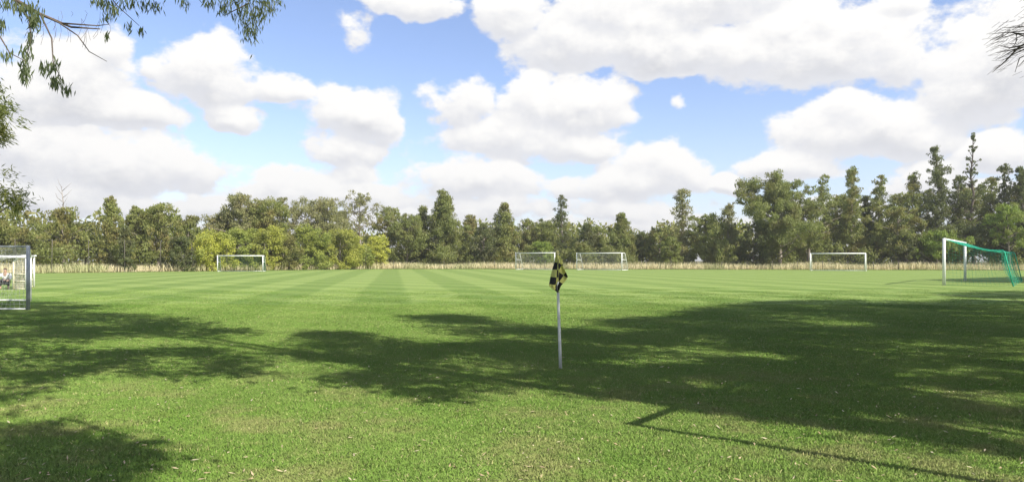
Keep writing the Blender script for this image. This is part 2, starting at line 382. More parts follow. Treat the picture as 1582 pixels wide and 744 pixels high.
# long dry grass along the far rim
def rough():
    rng = np.random.default_rng(8)
    def band(n, o0, o1, h0, h1, wd, name, mat, lab, spread=.22, clump=True):
        x = rng.uniform(-140, 150, n); y = np.array([edge_y(v) for v in x]) + o0 + (o1 - o0) * rng.random(n) ** 1.3
        k = .55 + .45 * np.sin(x * .31 + 1.3 * np.sin(x * .12)) * np.sin(x * .083 + y * .2)
        h = (h0 + (h1 - h0) * rng.random(n)) * (.75 + .4 * k if clump else 1)
        a = rng.random(n) * np.pi; s = np.stack([np.cos(a), np.sin(a), 0 * a], 1) * wd
        P = np.stack([x, y, np.full(n, -.02)], 1); ln = rng.normal(size=(n, 2)) * spread * h[:, None]
        mid = P + np.stack([ln[:, 0] * .4, ln[:, 1] * .4, h * .6], 1); tip = P + np.stack([ln[:, 0], ln[:, 1], h], 1)
        V = np.stack([P - s, P + s, mid + s, mid - s, tip], 1).reshape(-1, 3); b = np.arange(n)[:, None] * 5
        tag(link(name, mesh_np(name, V, [b + np.array([[0, 1, 2, 3]]), b + np.array([[3, 2, 4]])], mat)), lab, 'grass', kind='stuff')
    straw = leaf_mat('straw_grass', (.78, .67, .40), (.90, .80, .52), (.55, .55, .27), .35, .16, .7)
    green = leaf_mat('long_green_grass', (.09, .12, .03), (.17, .20, .055), (.22, .19, .08), .3, .3, .7)
    band(68000, .6, 14, .65, 1.3, .026, 'dry_grass', straw, 'band of long straw coloured grass behind the field')
    band(16000, .0, 1.0, .06, .20, .03, 'long_grass_edge', green, 'dark unmown grass along the far edge of the field')
    band(9000, 2, 14, .5, 1.5, .05, 'green_weeds', green, 'green weeds among the dry grass', .35)
rough()
# ------------------------------------------------------------------ trees
def crown_points(kind, H, Rr, base, rng, n):
    """clump centres and radii of one crown"""
    cs = []; ph = rng.random() * 6.28
    for k in range(n):
        t = (k + rng.random()) / n; a = k * 2.399 + rng.random() * .9
        if kind == 'round':
            z = base + (H - base) * t; r = Rr * math.sqrt(max(.05, 1 - (2 * t - .85) ** 2 * .75)) * (.45 + .45 * rng.random()); cr = Rr * .42 * (.7 + .5 * rng.random())
        elif kind == 'cone':
            z = base + (H - base) * t * .97; r = Rr * (1 - t) ** .65 * (.25 + .65 * rng.random()); cr = Rr * (.20 + .24 * (1 - t)) * (.6 + .8 * rng.random())
        elif kind == 'column':
            z = base + (H - base) * t * .96; r = Rr * (.30 + .75 * (1 - t) ** .7) * (.1 + .8 * rng.random()); cr = Rr * (.42 - .17 * t) * (.5 + .9 * rng.random())
        elif kind == 'gum':
            z = base + (H - base) * (.15 + .80 * t ** .8) - .0; r = Rr * (.25 + .75 * math.sin(math.pi * (.22 + .62 * t))) * (.35 + .65 * rng.random()); cr = Rr * .30 * (.55 + .75 * rng.random())
        else:  # pagoda: whorls with gaps between
            tier = int(t * 9); tt = (tier + .55 * rng.random()) / 9; z = base + (H - base) * tt; r = Rr * (1 - tt) ** .8 * (.3 + .7 * rng.random()); cr = Rr * (.16 + .14 * (1 - tt)) * (.6 + .5 * rng.random())
        if kind != 'round':
            r *= .78 + .34 * math.sin(2 * a + ph + z / H * 7) + .16 * math.sin(5 * a - z * 1.7)
            if rng.random() < .24: r = r * 1.25 + .1 * Rr; cr *= .55; z += rng.normal() * .02 * H
        else:
            r *= .92 + .16 * math.sin(3 * a + ph)
            if rng.random() < .25: r = r * 1.2 + .05 * Rr; cr *= .6
        cs.append((r * math.cos(a), r * math.sin(a), min(z, H - cr * .35), cr))
    return cs
def tree(name, label, cat, group, px, top, hw, kind, mat, off=8, base=None, dens=1.0, bark=None, leafl=.31, droop=.8, lean=0.0, yy=None, n=None, extra=None, H=None, seed=None):
    y = yy if yy else edge_hit(px, off); x = (px - CX) / F * y
    H = H or EYE + (HZ - top) / F * y; Rr = hw / F * y * (1.28 if kind in ('cone', 'column', 'gum') else 1.1)
    seed = seed or int(px * 7 + top); rng = np.random.default_rng(seed); rnd = random.Random(seed)
    root = thing(name, label, cat, (x, y, -.02), 0, group)
    b = H * ({'round': .04, 'cone': .10, 'column': .14, 'gum': .16, 'pagoda': .35}[kind] if base is None else base)
    n = n or {'round': 30, 'cone': 66, 'column': 56, 'gum': 40, 'pagoda': 60}[kind]
    cs = crown_points(kind, H, Rr, b, rng, n)
    if extra: cs += extra
    tb = MB(); zt = np.linspace(0, H * .93, 8); tr = .010 * H + .035 * Rr
    wob = np.cumsum(rng.normal(size=(8, 2)) * .012 * H, 0); wob -= wob[0]; wob[:, 0] += lean * zt
    tp = np.stack([wob[:, 0], wob[:, 1], zt], 1); cs = [(c[0] + np.interp(c[2], zt, tp[:, 0]), c[1] + np.interp(c[2], zt, tp[:, 1]), c[2], c[3]) for c in cs]
    if kind != 'round': cs.append((tp[-1][0], tp[-1][1], H * .95, Rr * .22))
    tb.tube(tp, tr * (1 - .88 * zt / H), 7)
    tb.build('trunk', bark or BARK, root, True)
    lb = MB()
    for (cx, cy, cz, cr) in cs[::2] if kind in ('round',) else cs:
        zz = max(H * .08, cz - (.25 + .35 * rnd.random()) * math.hypot(cx, cy) - .02 * H) ; zz = min(zz, H * .9)
        sx = np.interp(zz, zt, tp[:, 0]); sy = np.interp(zz, zt, tp[:, 1])
        q = np.array([[sx, sy, zz], [sx * .5 + cx * .5, sy * .5 + cy * .5, (zz + cz) / 2 + .04 * H * rnd.uniform(-.3, .6)], [cx, cy, cz]])
        lb.tube(q, [tr * .34 * (1 - zz / H * .6), tr * .2, tr * .06], 4, False)
    lb.build('limbs', bark or BARK, root, True)
    VV = []; QQ = []; k = 0
    la = leafl * leafl * .38 * .5
    for (cx, cy, cz, cr) in cs:
        m = int(dens * 1.65 * (4 * math.pi * cr * cr * .55) / la * .40) + 12
        # every clump is itself a few uneven tufts
        tu = unit(rng.normal(size=(9, 3))) * cr * np.array([.72, .72, .5]); idx = rng.integers(0, 9, m)
        dd = unit(rng.normal(size=(m, 3))); rr = cr * .48 * rng.random(m)[:, None] ** .5
        P = np.array([cx, cy, cz]) + tu[idx] + dd * rr * np.array([1, 1, .75])
        P[:, 2] = np.maximum(P[:, 2], .12)
        out = unit(P - np.array([cx, cy, cz - cr * .9]))
        ax = unit(rng.normal(size=(m, 3))) + np.array([0, 0, -droop * 2])
        s = .65 + .7 * rng.random(m)
        V, Q = leaves(P, ax, leafl * s, leafl * .40 * s, rng, out, 1.5)
        VV.append(V); QQ.append(Q + k); k += len(V)
    link('crown', mesh_np('crown', np.vstack(VV), np.vstack(QQ), mat), root)
    return root
G1 = 'trees behind the field'
L = LEAF
T = [ # px, top, half width, kind, leaf, offset, density, label, extra args
 (30,352,34,'gum','gum',16,.9,'low olive gum behind the small goal at the left edge',{}),
 (-40,340,50,'gum','gum',14,.9,'broad gum just outside the left edge of the view',{}),
 (96,322,30,'gum','gum',12,.75,'thin gum with a bare dead leader poking out of its top, near the left edge',{'dead':1}),
 (130,343,26,'gum','dark',20,.9,'low dark gum right of the tree with the dead leader',{}),
 (170,303,25,'cone','gum',10,.75,'pointed olive tree, tallest of the trees behind the left dry grass',{}),
 (195,348,13,'column','dark',2.5,1.3,'narrow dark green cypress standing in front of the left tree row',{'base':.02,'bark':BARKD}),
 (210,318,22,'column','gum',15,.8,'slim gum rising behind the narrow dark cypress',{}),
 (246,316,34,'gum','gum',9,.95,'rounded gum behind the dark round bush on the left',{'base':.12}),
 (290,334,28,'gum','mid',14,.9,'lower green gum between the rounded gum and the golden wattle',{'base':.1}),
 (340,330,30,'gum','gum_grey',20,.8,'grey green gum behind the golden wattle',{}),
 (366,300,34,'gum','gum_grey',14,.7,'flat topped gum with airy pads above the lime wattle',{}),
 (403,310,38,'gum','gum',12,.85,'wide gum crown behind the goal with the dark net',{'base':.2}),
 (436,303,20,'gum','gum_grey',16,.7,'small round topped gum crown above the wattles',{}),
 (487,310,38,'gum','gum_grey',15,.85,'domed grey green gum above the green wattle',{}),
 (522,325,22,'gum','gum_grey',20,.6,'thin pale gum in the sky gap beside the domed gum',{}),
 (560,296,24,'gum','gum_grey',13,.45,'tall see-through gum with scattered leaf pads left of centre',{'base':.35}),
 (603,318,24,'gum','gum',14,.9,'olive gum above the bright yellow wattle',{'base':.1}),
 (630,332,32,'gum','mid',9,.95,'bushy green gum right of the bright yellow wattle',{'base':.08}),
 (656,320,22,'cone','gum',13,.9,'left shoulder tree of the big pointed tree near the centre',{}),
 (686,294,34,'cone','mid',10,.9,'big pointed green tree left of the centre goals',{'base':.06}),
 (724,330,20,'column','gum',16,.9,'small rounded tree right of the big pointed tree',{}),
 (748,345,22,'gum','dark',9,1.0,'low dark tree left of the two centre goals',{'base':.06}),
 (778,314,28,'cone','gum',12,.75,'ragged topped tree behind the left centre goal',{'base':.08}),
 (816,338,24,'gum','gum',15,.9,'olive gum just left of the corner flag',{'base':.1}),
 (845,342,22,'gum','mid',18,.9,'green gum directly behind the corner flag',{'base':.1}),
 (871,298,17,'column','dark',11,.55,'tall thin ragged tree rising just right of the corner flag',{'base':.1}),
 (904,344,20,'column','dark',10,1.0,'dark narrow tree above the right centre goal',{'base':.06}),
 (925,348,18,'column','gum',15,.9,'olive tree above the right post of the right centre goal',{'base':.08}),
 (957,329,24,'cone','mid',9,1.15,'dense leafy cone shaped tree right of the centre goals',{'base':.05}),
 (992,356,22,'gum','dark',16,.9,'low dark tree right of the dense cone shaped tree',{'base':.08}),
 (1022,352,22,'gum','gum',13,.9,'low olive tree left of the tall airy gum',{'base':.08}),
 (1052,289,22,'column','gum_grey',10,.55,'tall airy gum standing alone above its neighbours right of centre',{'base':.12}),
 (1088,332,26,'gum','mid',9,.95,'green gum right of the tall airy gum',{'base':.08}),
 (1122,312,22,'column','gum_grey',14,.6,'pale thin gum left of the big broad tree',{'base':.12}),
 (1108,372,24,'round','mid',6,1.0,'rounded green bush below the pale thin gum',{}),
 (1164,345,24,'gum','dark',8,1.1,'dark tree at the left foot of the big broad tree',{'base':.04}),
 (1204,276,44,'gum','mid',7,1.2,'big broad dense green tree right of centre with stray tufts at its top left',{'base':.08,'stray':1,'n':70}),
 (1248,306,34,'gum','mid',9,1.05,'right hand shoulder tree leaning on the big broad tree',{'base':.10}),
 (1278,268,18,'column','gum',12,.7,'slender light green tree right of the big broad tree',{}),
 (1316,258,25,'cone','gum',11,.75,'tall loose gum above the right far goal',{'base':.12}),
 (1340,300,22,'column','dark',16,.9,'dark tree in the dip right of the tall loose gum',{}),
 (1360,266,19,'column','gum',13,.8,'tall narrow gum with a rounded head right of the far goal',{}),
 (1382,318,28,'gum','gum',9,1.0,'drooping gum in front of the narrow tall gums',{'base':.05}),
 (1416,264,22,'column','gum',12,.7,'feathery tall gum left of the two tallest trees',{}),
 (1449,220,24,'cone','dark',11,.75,'second tallest tree, a dark ragged pointed gum at right',{'base':.10}),
 (1478,268,22,'column','dark',13,.85,'dark gum between the two tallest trees',{}),
 (1506,196,19,'pagoda','dark',10,.85,'tallest tree, a tiered dark conifer near the right edge',{'base':.25,'bark':BARKD}),
 (1528,270,24,'column','gum',14,.8,'gum right behind the tiered conifer',{}),
 (1554,250,20,'column','dark',12,.8,'dark pointed gum near the right edge',{}),
 (1582,256,24,'cone','dark',12,.85,'dark tree cut by the right edge of the view',{}),
 (1625,240,34,'cone','gum',12,.85,'gum just outside the right edge of the view',{}),
 (1556,316,24,'gum','fresh',6,1.0,'light green tree at the right edge in front of the dark gums',{'base':.25}),
 (1298,300,26,'gum','gum',18,.9,'olive crown filling the gap between the slender light tree and the tall loose gum',{}),
 (1398,296,26,'gum','gum',19,.9,'olive crown set back left of the feathery tall gum',{}),
 (1434,292,24,'gum','dark',20,.9,'dark crown set back between the feathery gum and the second tallest tree',{}),
 (1490,286,28,'gum','gum',20,.9,'broad olive crown directly behind the tiered conifer',{}),
 (1570,286,28,'gum','gum',19,.9,'olive crown set back behind the light green tree at the right edge',{}),
 (1449,357,28,'gum','fresh',5.5,.9,'low light green tree left of the goal with the green net',{'base':.15}),
 (1400,360,24,'gum','dark',7,1.0,'low dark tree right of the far right goal',{'base':.05}),
 (1490,345,30,'gum','dark',8,1.0,'dark low tree behind the goal with the green net',{'base':.2,'bark':BARKD}),
]
for (px, top, hw, kind, lm, off, dn, lab, kw) in T:
    kw = dict(kw); dead = kw.pop('dead', 0); stray = kw.pop('stray', 0); extra = None
    y = edge_hit(px, off); u = y / F
    if stray: extra = [(-56*u, -.5, EYE+(HZ-300)*u, 1.3), (-35*u, .3, EYE+(HZ-283)*u, 1.0), (-2*u, 0, EYE+(HZ-270)*u, 1.5), (-48*u, .4, EYE+(HZ-310)*u, 1.0)]
    if px == 366: extra = [(-14*u, 0, EYE+(HZ-307)*u, 1.2), (-2*u, .4, EYE+(HZ-308)*u, 1.0)]
    small = hw < 20
    root = tree('conifer_tree' if 'conifer' in lab or 'cypress' in lab else ('bush' if 'bush' in lab else 'gum_tree'), lab, 'bush' if 'bush' in lab else 'tree', G1, px, top, hw, kind, L[lm], off, dens=dn, extra=extra, **kw)
    if dead:
        db = MB(); rr = random.Random(4); y = edge_hit(px, off); u = y / F; z0 = EYE + (HZ - 345) * u
        db.tube([(0, 0, z0), (.15, 0, z0 + 2.6), (-.1, 0, EYE + (HZ - 288) * u)], [.10, .06, .02], 5)
        for k in range(9):
            z = z0 + 1 + k * .45; s = 1 if k % 2 else -1
            db.tube([(0, 0, z), (s * .5, rr.uniform(-.3, .3), z + .5), (s * rr.uniform(.6, 1.1), rr.uniform(-.5, .5), z + 1.1)], [.04, .025, .01], 4)
        db.build('dead_leader', BARK, root)
G2 = 'wattle bushes in front of the left trees'
W = [
 (282,366,19,'round','dark',1.5,1.3,'dark green rounded bush left of the golden wattle'),
 (324,360,32,'round','yellow',3,.95,'golden yellow wattle bush left of the goal with the dark net'),
 (371,354,30,'round','wattle',5,1.0,'fresh green wattle bush directly above the goal with the dark net'),
 (347,372,18,'round','olive',6,1.0,'small olive wattle between golden and fresh green bushes'),
 (415,352,30,'round','olive',4,.95,'olive yellow wattle bush above the right post of the goal'),
 (440,366,26,'round','russet',3,.9,'brownish wattle bush right of the goal with the dark net'),
 (474,349,32,'round','wattle',3.2,1.05,'tall green wattle bush with a pale trunk showing at its foot'),
 (500,372,18,'round','wattle',4,1.0,'small green bush tucked beside the tall green wattle'),
 (526,357,33,'round','olive',3,1.0,'broad olive yellow wattle bush, second from the right of its row'),
 (583,366,19,'round','yellow',4.5,1.05,'bright yellow green wattle bush at the right end of its row'),
 (558,380,18,'round','wattle',3,1.05,'low green bush below the bright yellow green wattle'),
 (1036,366,18,'round','mid',5,1.0,'rounded dark bush at the foot of the tall airy gum'),
 (897,376,17,'round','mid',6,1.0,'round green bush behind the right centre goal'),
 (838,374,17,'round','fresh',6,1.0,'light green bush behind the left centre goal'),
]
for (px, top, hw, kind, lm, off, dn, lab) in W:
    tree('bush', lab, 'bush', G2 if px < 600 else 'round bushes behind the centre goals', px, top, hw, kind, L[lm], off, dens=dn, leafl=.27, droop=.15, n=34)
# pale tree stem seen at the foot of the tall green wattle is its own trunk, moved forward
# undergrowth and the wood behind
def mass():
    rng = np.random.default_rng(21)
    def cloud(name, lab, n_cl, o0, o1, h0, h1, r0, r1, leafl, mat, per, x0=-150, x1=165):
        VV = []; QQ = []; k = 0
        for c in range(n_cl):
            x = rng.uniform(x0, x1); y = edge_y(x) + rng.uniform(o0, o1); cr = rng.uniform(r0, r1); z = rng.uniform(h0, h1)
            m = int(per * cr * cr); dd = unit(rng.normal(size=(m, 3))); rr = cr * (.35 + .65 * rng.random(m)[:, None])
            P = np.array([x, y, z]) + dd * rr * np.array([1, 1, .8]); P[:, 2] = np.maximum(P[:, 2], .1)
            s = .6 + .8 * rng.random(m)
            V, Q = leaves(P, rng.normal(size=(m, 3)) + [0, 0, -1.], leafl * s, leafl * .45 * s, rng, dd, 1.0); VV.append(V); QQ.append(Q + k); k += len(V)
        tag(link(name, mesh_np(name, np.vstack(VV), np.vstack(QQ), mat)), lab, name.replace('_', ' '), kind='stuff')
    cloud('undergrowth', 'mixed scrub below the trees behind the dry grass', 380, 6, 15, .8, 3.2, 1.0, 2.1, .36, L['mid'], 75)
    cloud('dark_undergrowth', 'dark scrub deep between the tree trunks', 340, 13, 26, 1.2, 5.5, 1.4, 2.8, .5, L['gum'], 50)
    cloud('far_woodland', 'mass of woodland behind the first trees', 440, 26, 55, 1.0, 8.2, 2.2, 3.6, .9, L['gum'], 22, -180, 190)
mass()
# ------------------------------------------------------------------ nets and goals
def cords(mb, grid, r, step_u=1, step_v=1):
    """grid[i][j] points: a cord along every row and column"""
    Gd = np.asarray(grid, float)
    for i in range(0, Gd.shape[0], step_u): mb.tube(Gd[i], r, 3, False)
    for j in range(0, Gd.shape[1], step_v): mb.tube(Gd[:, j], r, 3, False)
def panel(a, b, c, d, nu, nv, sag=0, rng=None):
    """bilinear sheet a-b (row 0) to d-c (last row), sagging in the middle"""
    a, b, c, d = (np.array(v, float) for v in (a, b, c, d)); g = []
    for i in range(nv + 1):
        t = i / nv; row = []
        for j in range(nu + 1):
            s = j / nu; p = (a * (1 - s) + b * s) * (1 - t) + (d * (1 - s) + c * s) * t
            p = p + np.array([0, 0, -sag * math.sin(math.pi * t) * (.75 + .25 * math.sin(math.pi * s))])
            if rng is not None: p = p + rng.normal(size=3) * .012
            row.append(p)
        g.append(row)
    return g
def goal(label, group, p0, bar, depth, width, h, pr, frame, netm, dtop=.9, dbot=1.8, cell=.16, cr=.006, sag=.0, side=True, net_side=True, ground_bar=True):
    """p0: foot of the first post; bar: unit direction of the crossbar; depth: unit direction of the net"""
    root = thing('football_goal', label, 'goal', (p0[0], p0[1], 0), 0, group)
    B = np.array([bar[0], bar[1], 0.]); Dp = np.array([depth[0], depth[1], 0.]); Z = np.array([0, 0, 1.])
    feet = [np.zeros(3), B * width]
    for f in feet:
        m = MB(); m.tube([f, f + Z * (h + pr)], pr, 10); m.build('post', frame, root, True)
    m = MB(); m.tube([feet[0] + Z * h + B * pr * .9, feet[1] + Z * h - B * pr * .9], pr * .96, 10); m.build('crossbar', frame, root, True)
    for f in feet:
        if side:
            m = MB(); q = pr * .62
            m.tube([f + Z * h + Dp * pr, f + Z * h + Dp * dtop, f + Z * (h - .12) + Dp * (dtop + .12), f + Dp * dbot + Z * q], q, 6)
            m.tube([f + Dp * pr + Z * (h * .62), f + Dp * (dtop + (dbot - dtop) * .40) + Z * (h * .60)], q * .8, 6)
            m.build('side_frame', frame, root, True)
            m = MB(); m.tube([f + Dp * pr + Z * q, f + Dp * (dbot - q) + Z * q], q, 6); m.build('ground_bar', frame, root, True)
    if side and ground_bar:
        m = MB(); m.tube([feet[0] + Dp * dbot + Z * pr * .62 + B * .05, feet[1] + Dp * dbot + Z * pr * .62 - B * .05], pr * .55, 6); m.build('back_bar', frame, root, True)
    rng = np.random.default_rng(int(abs(p0[0] * 10)) + 1); nm = MB()
    nu = max(1, int(width / cell)); a, b = feet
    cords(nm, panel(a + Z * h, b + Z * h, b + Z * (h - sag * .6) + Dp * dtop, a + Z * (h - sag * .6) + Dp * dtop, nu, max(3, int(dtop / cell)), sag * .5, rng), cr)
    hb = h - sag * .6
    cords(nm, panel(a + Z * hb + Dp * dtop, b + Z * hb + Dp * dtop, b + Z * .03 + Dp * dbot, a + Z * .03 + Dp * dbot, nu, max(1, int(h / cell)), 0, rng), cr)
    if net_side:
        for f in feet:
            cords(nm, panel(f + Z * h, f + Z * hb + Dp * dtop, f + Z * .03 + Dp * dbot, f + Z * .03 + Dp * .05, max(1, int(dbot / cell)), max(1, int(h / cell)), 0, rng), cr)
    nm.build('net', netm, root)
    return root
TL = (.79, -.61); GL = (.61, .79)
GF = 'football goals on the far side of the field'
# far left goal with dark net
a = gnd(336, 419.3); hgt = 24.5 / F * a.y
goal('white goal with a dark green net in front of the wattle bushes', GF, (a.x, a.y), (.995, .1), (-.1, .995), 68 / F * a.y, hgt, .065, WHITE, NETD, .8, 1.6, .13, .010)
# two centre goals
for (px, py, wpx, lab) in ((797, 416.3, 58, 'white goal left of the corner flag in the middle of the far side'), (891, 416.6, 63, 'white goal right of the corner flag in the middle of the far side')):
    a = gnd(px, py); hgt = 25.5 / F * a.y
    goal(lab, GF, (a.x, a.y), TL, GL, wpx / F * a.y / .80, hgt, .075, WHITE, NETW, .9, 1.9, .2, .005)
a = gnd(1252, 418); goal('white goal without visible net on the far side at right', GF, (a.x, a.y), (.93, -.37), (.55, .83), 6.9, 26.5 / F * a.y, .085, WHITE, NETW, .5, 1.3, .3, .003)
# near right goal with green net
p1 = gnd(1458.5, 440.5); p2 = gnd(1491, 433.5); w1 = (p2 - p1).length; bd = (p2 - p1).normalized(); dd = (bd.y, -bd.x)
h1 = 71 / F * p1.y
def green_goal():
    root = thing('football_goal', 'white goal with a sagging bright green net at the right end of the field', 'goal', (p1.x, p1.y, 0))
    B = np.array([bd.x, bd.y, 0]); Dp = np.array([dd[0], dd[1], 0]); Z = np.array([0, 0, 1.])
    for f in (np.zeros(3), B * w1):
        m = MB(); m.tube([f, f + Z * (h1 + .06)], .085, 12); m.build('post', WHITE, root, True)
    m = MB(); m.tube([Z * h1 + B * .07, B * (w1 - .07) + Z * h1], .08, 12); m.build('crossbar', WHITE, root, True)
    for k, s in enumerate((.0, 1.0)):
        st = B * w1 * s + Dp * 2.8
        m = MB(); m.tube([st + Dp * .5, st + Dp * .1 + Z * 1.9 , st + Z * 2.02], [.03, .03, .028], 6); m.build('net_pole', NETG, root, True)
    rng = np.random.default_rng(2); nm = MB(); N = 62
    top = []
    for i in range(19):
        t = i / 18; row = []
        for j in range(N + 1):
            s = j / N; z = h1 * (1 - t) + 2.0 * t - .16 * math.sin(math.pi * t) - .06 * math.sin(math.pi * s) * t + .03 * math.sin(s * 40) * t
            row.append(B * w1 * s + Dp * (.05 + 2.75 * t) + Z * z + rng.normal(size=3) * .012)
        top.append(row)
    cords(nm, top, .007)
    back = []
    for i in range(15):
        t = i / 14; row = []
        for j in range(N + 1):
            s = j / N; bulge = .10 * math.sin(t * 3.1) + .05 * math.sin(s * 30 + t * 3)
            row.append(B * w1 * s + Dp * (2.8 + .5 * t ** 1.4 - bulge) + Z * (2.0 - 1.96 * t - .10 * math.sin(math.pi * s) * (1 - t)) + rng.normal(size=3) * .014)
        back.append(row)
    cords(nm, back, .0045, 1, 1)
    for s in (0, 1):
        g = []
        for i in range(15):
            t = i / 14; row = []
            for j in range(17):
                q = j / 16; zt = h1 * (1 - q) + 2.0 * q - .16 * math.sin(math.pi * q)
                row.append(B * w1 * s + Dp * (.05 + (2.75 + .5 * t ** 1.4) * q) + Z * (zt * (1 - t) + .03 * t) + rng.normal(size=3) * .012)
            g.append(row)
        cords(nm, g, .0035)
    nm.build('net', NETG, root)
green_goal()
# slim training goal standing just outside the frame at right: throws the thin angled shadow
c0 = gnd(970, 657); Lp = 2.62 / math.tan(SUN_EL)
b0 = (c0.x + SUN_H.x * Lp, c0.y + SUN_H.y * Lp)
goal('slim tubular training goal standing just beyond the right of the view', None, b0, GL, (.79, -.61), 6.0, 2.6, .042, WHITE, NETW, .5, 1.2, 3.0, .001)
# left goal, seen from its end
def left_goal():
    a = gnd(43.5, 479); b = gnd(46.5, 465); root = thing('small_football_goal', 'small goal with a shade-grey near post cut by the left edge', 'goal', (a.x, a.y, 0))
    Z = np.array([0, 0, 1.]); A = np.zeros(3); Bv = np.array([b.x - a.x, b.y - a.y, 0]); Lf = np.array([-1., .04, 0])
    ha = 100 / F * a.y; hb = 69 / F * b.y
    m = MB(); m.tube([A, A + Z * ha], .052, 12); o = m.build('post', GREYP, root, True); o['label'] = 'shade-grey near post'
    m = MB(); m.tube([Bv, Bv + Z * hb], .050, 10); o = m.build('post', WHITE, root, True); o['label'] = 'white far post'
    m = MB(); m.tube([A + Z * (ha - .05) + Bv * .02, Bv * .98 + Z * (hb - .02)], .045, 8); m.build('crossbar', WHITE, root, True)
    m = MB(); m.tube([A + Z * (ha - .03) + Lf * .06, A + Z * (ha - .03) + Lf * 2.2, A + Z * .05 + Lf * 2.7], .022, 8); m.build('side_frame', GREYP, root, True)
    m = MB(); m.tube([Bv + Z * (hb - .02) + Lf * .06, Bv + Z * (hb + .02) + Lf * 2.4, Bv + Z * .05 + Lf * 3.0], .05, 8); m.build('side_frame', WHITE, root, True)
    for P, r in ((A, .022), (Bv, .028)):
        m = MB(); m.tube([P + Z * .04 + Lf * .07, P + Z * .04 + Lf * 2.6], r, 8); m.build('ground_bar', WHITE, root, True)
    rng = np.random.default_rng(4); nm = MB()
    for P, h in ((A, ha), (Bv, hb)):
        cords(nm, panel(P + Z * h, P + Lf * 2.2 + Z * h, P + Lf * 2.7 + Z * .04, P + Z * .04, 20, 13, 0, rng), .0028)
    cords(nm, panel(A + Z * ha, Bv + Z * hb, Bv + Z * hb + Lf * 2.2, A + Z * ha + Lf * 2.2, 26, 14, .12, rng), .003)
    cords(nm, panel(A + Lf * 2.2 + Z * ha, Bv + Lf * 2.2 + Z * hb, Bv + Lf * 2.8, A + Lf * 2.7, 26, 14, 0, rng), .003)
    nm.build('net', NETW, root)
left_goal()
def cream_goal():
    a = gnd(21, 447); y = a.y; u = y / F; root = thing('training_goal', 'cream framed netted training goal seen from its side behind the small left goal', 'goal', (a.x, y, 0))
    Z = 1.0; hL = 43 * u; hT = 52 * u; X1 = 12 * u; X2 = 23 * u
    for k in (0, 1):
        r = .045; ex, ey = (k * -1.75, k * 3.2)
        m = MB(); m.tube([(ex, ey, 0), (ex, ey, hL)], r, 8); m.build('back_post', CREAM, root, True)
        m = MB(); m.tube([(ex, ey, hL), (ex + X1, ey, hT), (ex + X2, ey, hT + .02)], r, 8); m.build('top_bar', WHITE, root, True)
        m = MB(); m.tube([(ex + X2 - .12, ey, 0), (ex + X2 - .12, ey, hT - .05)], r, 8); m.build('front_post', WHITE, root, True)
        for z in (.46 * hT, .14 * hT + .18, .04):
            m = MB(); m.tube([(ex + .05, ey, z), (ex + X2 - .17, ey, z)], r * .7, 6); m.build('rail', CREAM, root, True)
    m = MB(); m.tube([(X2 - .15, .06, hT), (X2 - 1.84, 3.14, hT)], .045, 8); m.build('crossbar', WHITE, root, True)
    m = MB(); m.tube([(-.03, .06, hL), (-1.72, 3.14, hL)], .03, 8); m.build('back_bar', CREAM, root, True)
    nm = MB(); rng = np.random.default_rng(6)
    for ex, ey in ((0, .02), (-1.75, 3.18)):
        cords(nm, panel((ex, ey, hL), (ex + X2 - .12, ey, hT), (ex + X2 - .12, ey, .03), (ex, ey, .03), 14, 24, 0, rng), .008)
    cords(nm, panel((0, 0, hL), (-1.75, 3.2, hL), (-1.75, 3.2, .03), (0, 0, .03), 30, 20, 0, rng), .007)
    nm.build('net', NETC, root)
cream_goal()
# small white marker beside the left goal, far off
a = gnd(49.5, 423); r_ = thing('marker_post', 'tiny white post far off beside the left goal', 'post', (a.x, a.y, 0))
m = MB(); m.tube([(0, 0, 0), (0, 0, 1.0)], .06, 8); m.build('stem', WHITE, r_, True)
m = MB(); m.box((.10, 0, .95), (.30, .10, .16)); m.build('head', WHITE, r_)
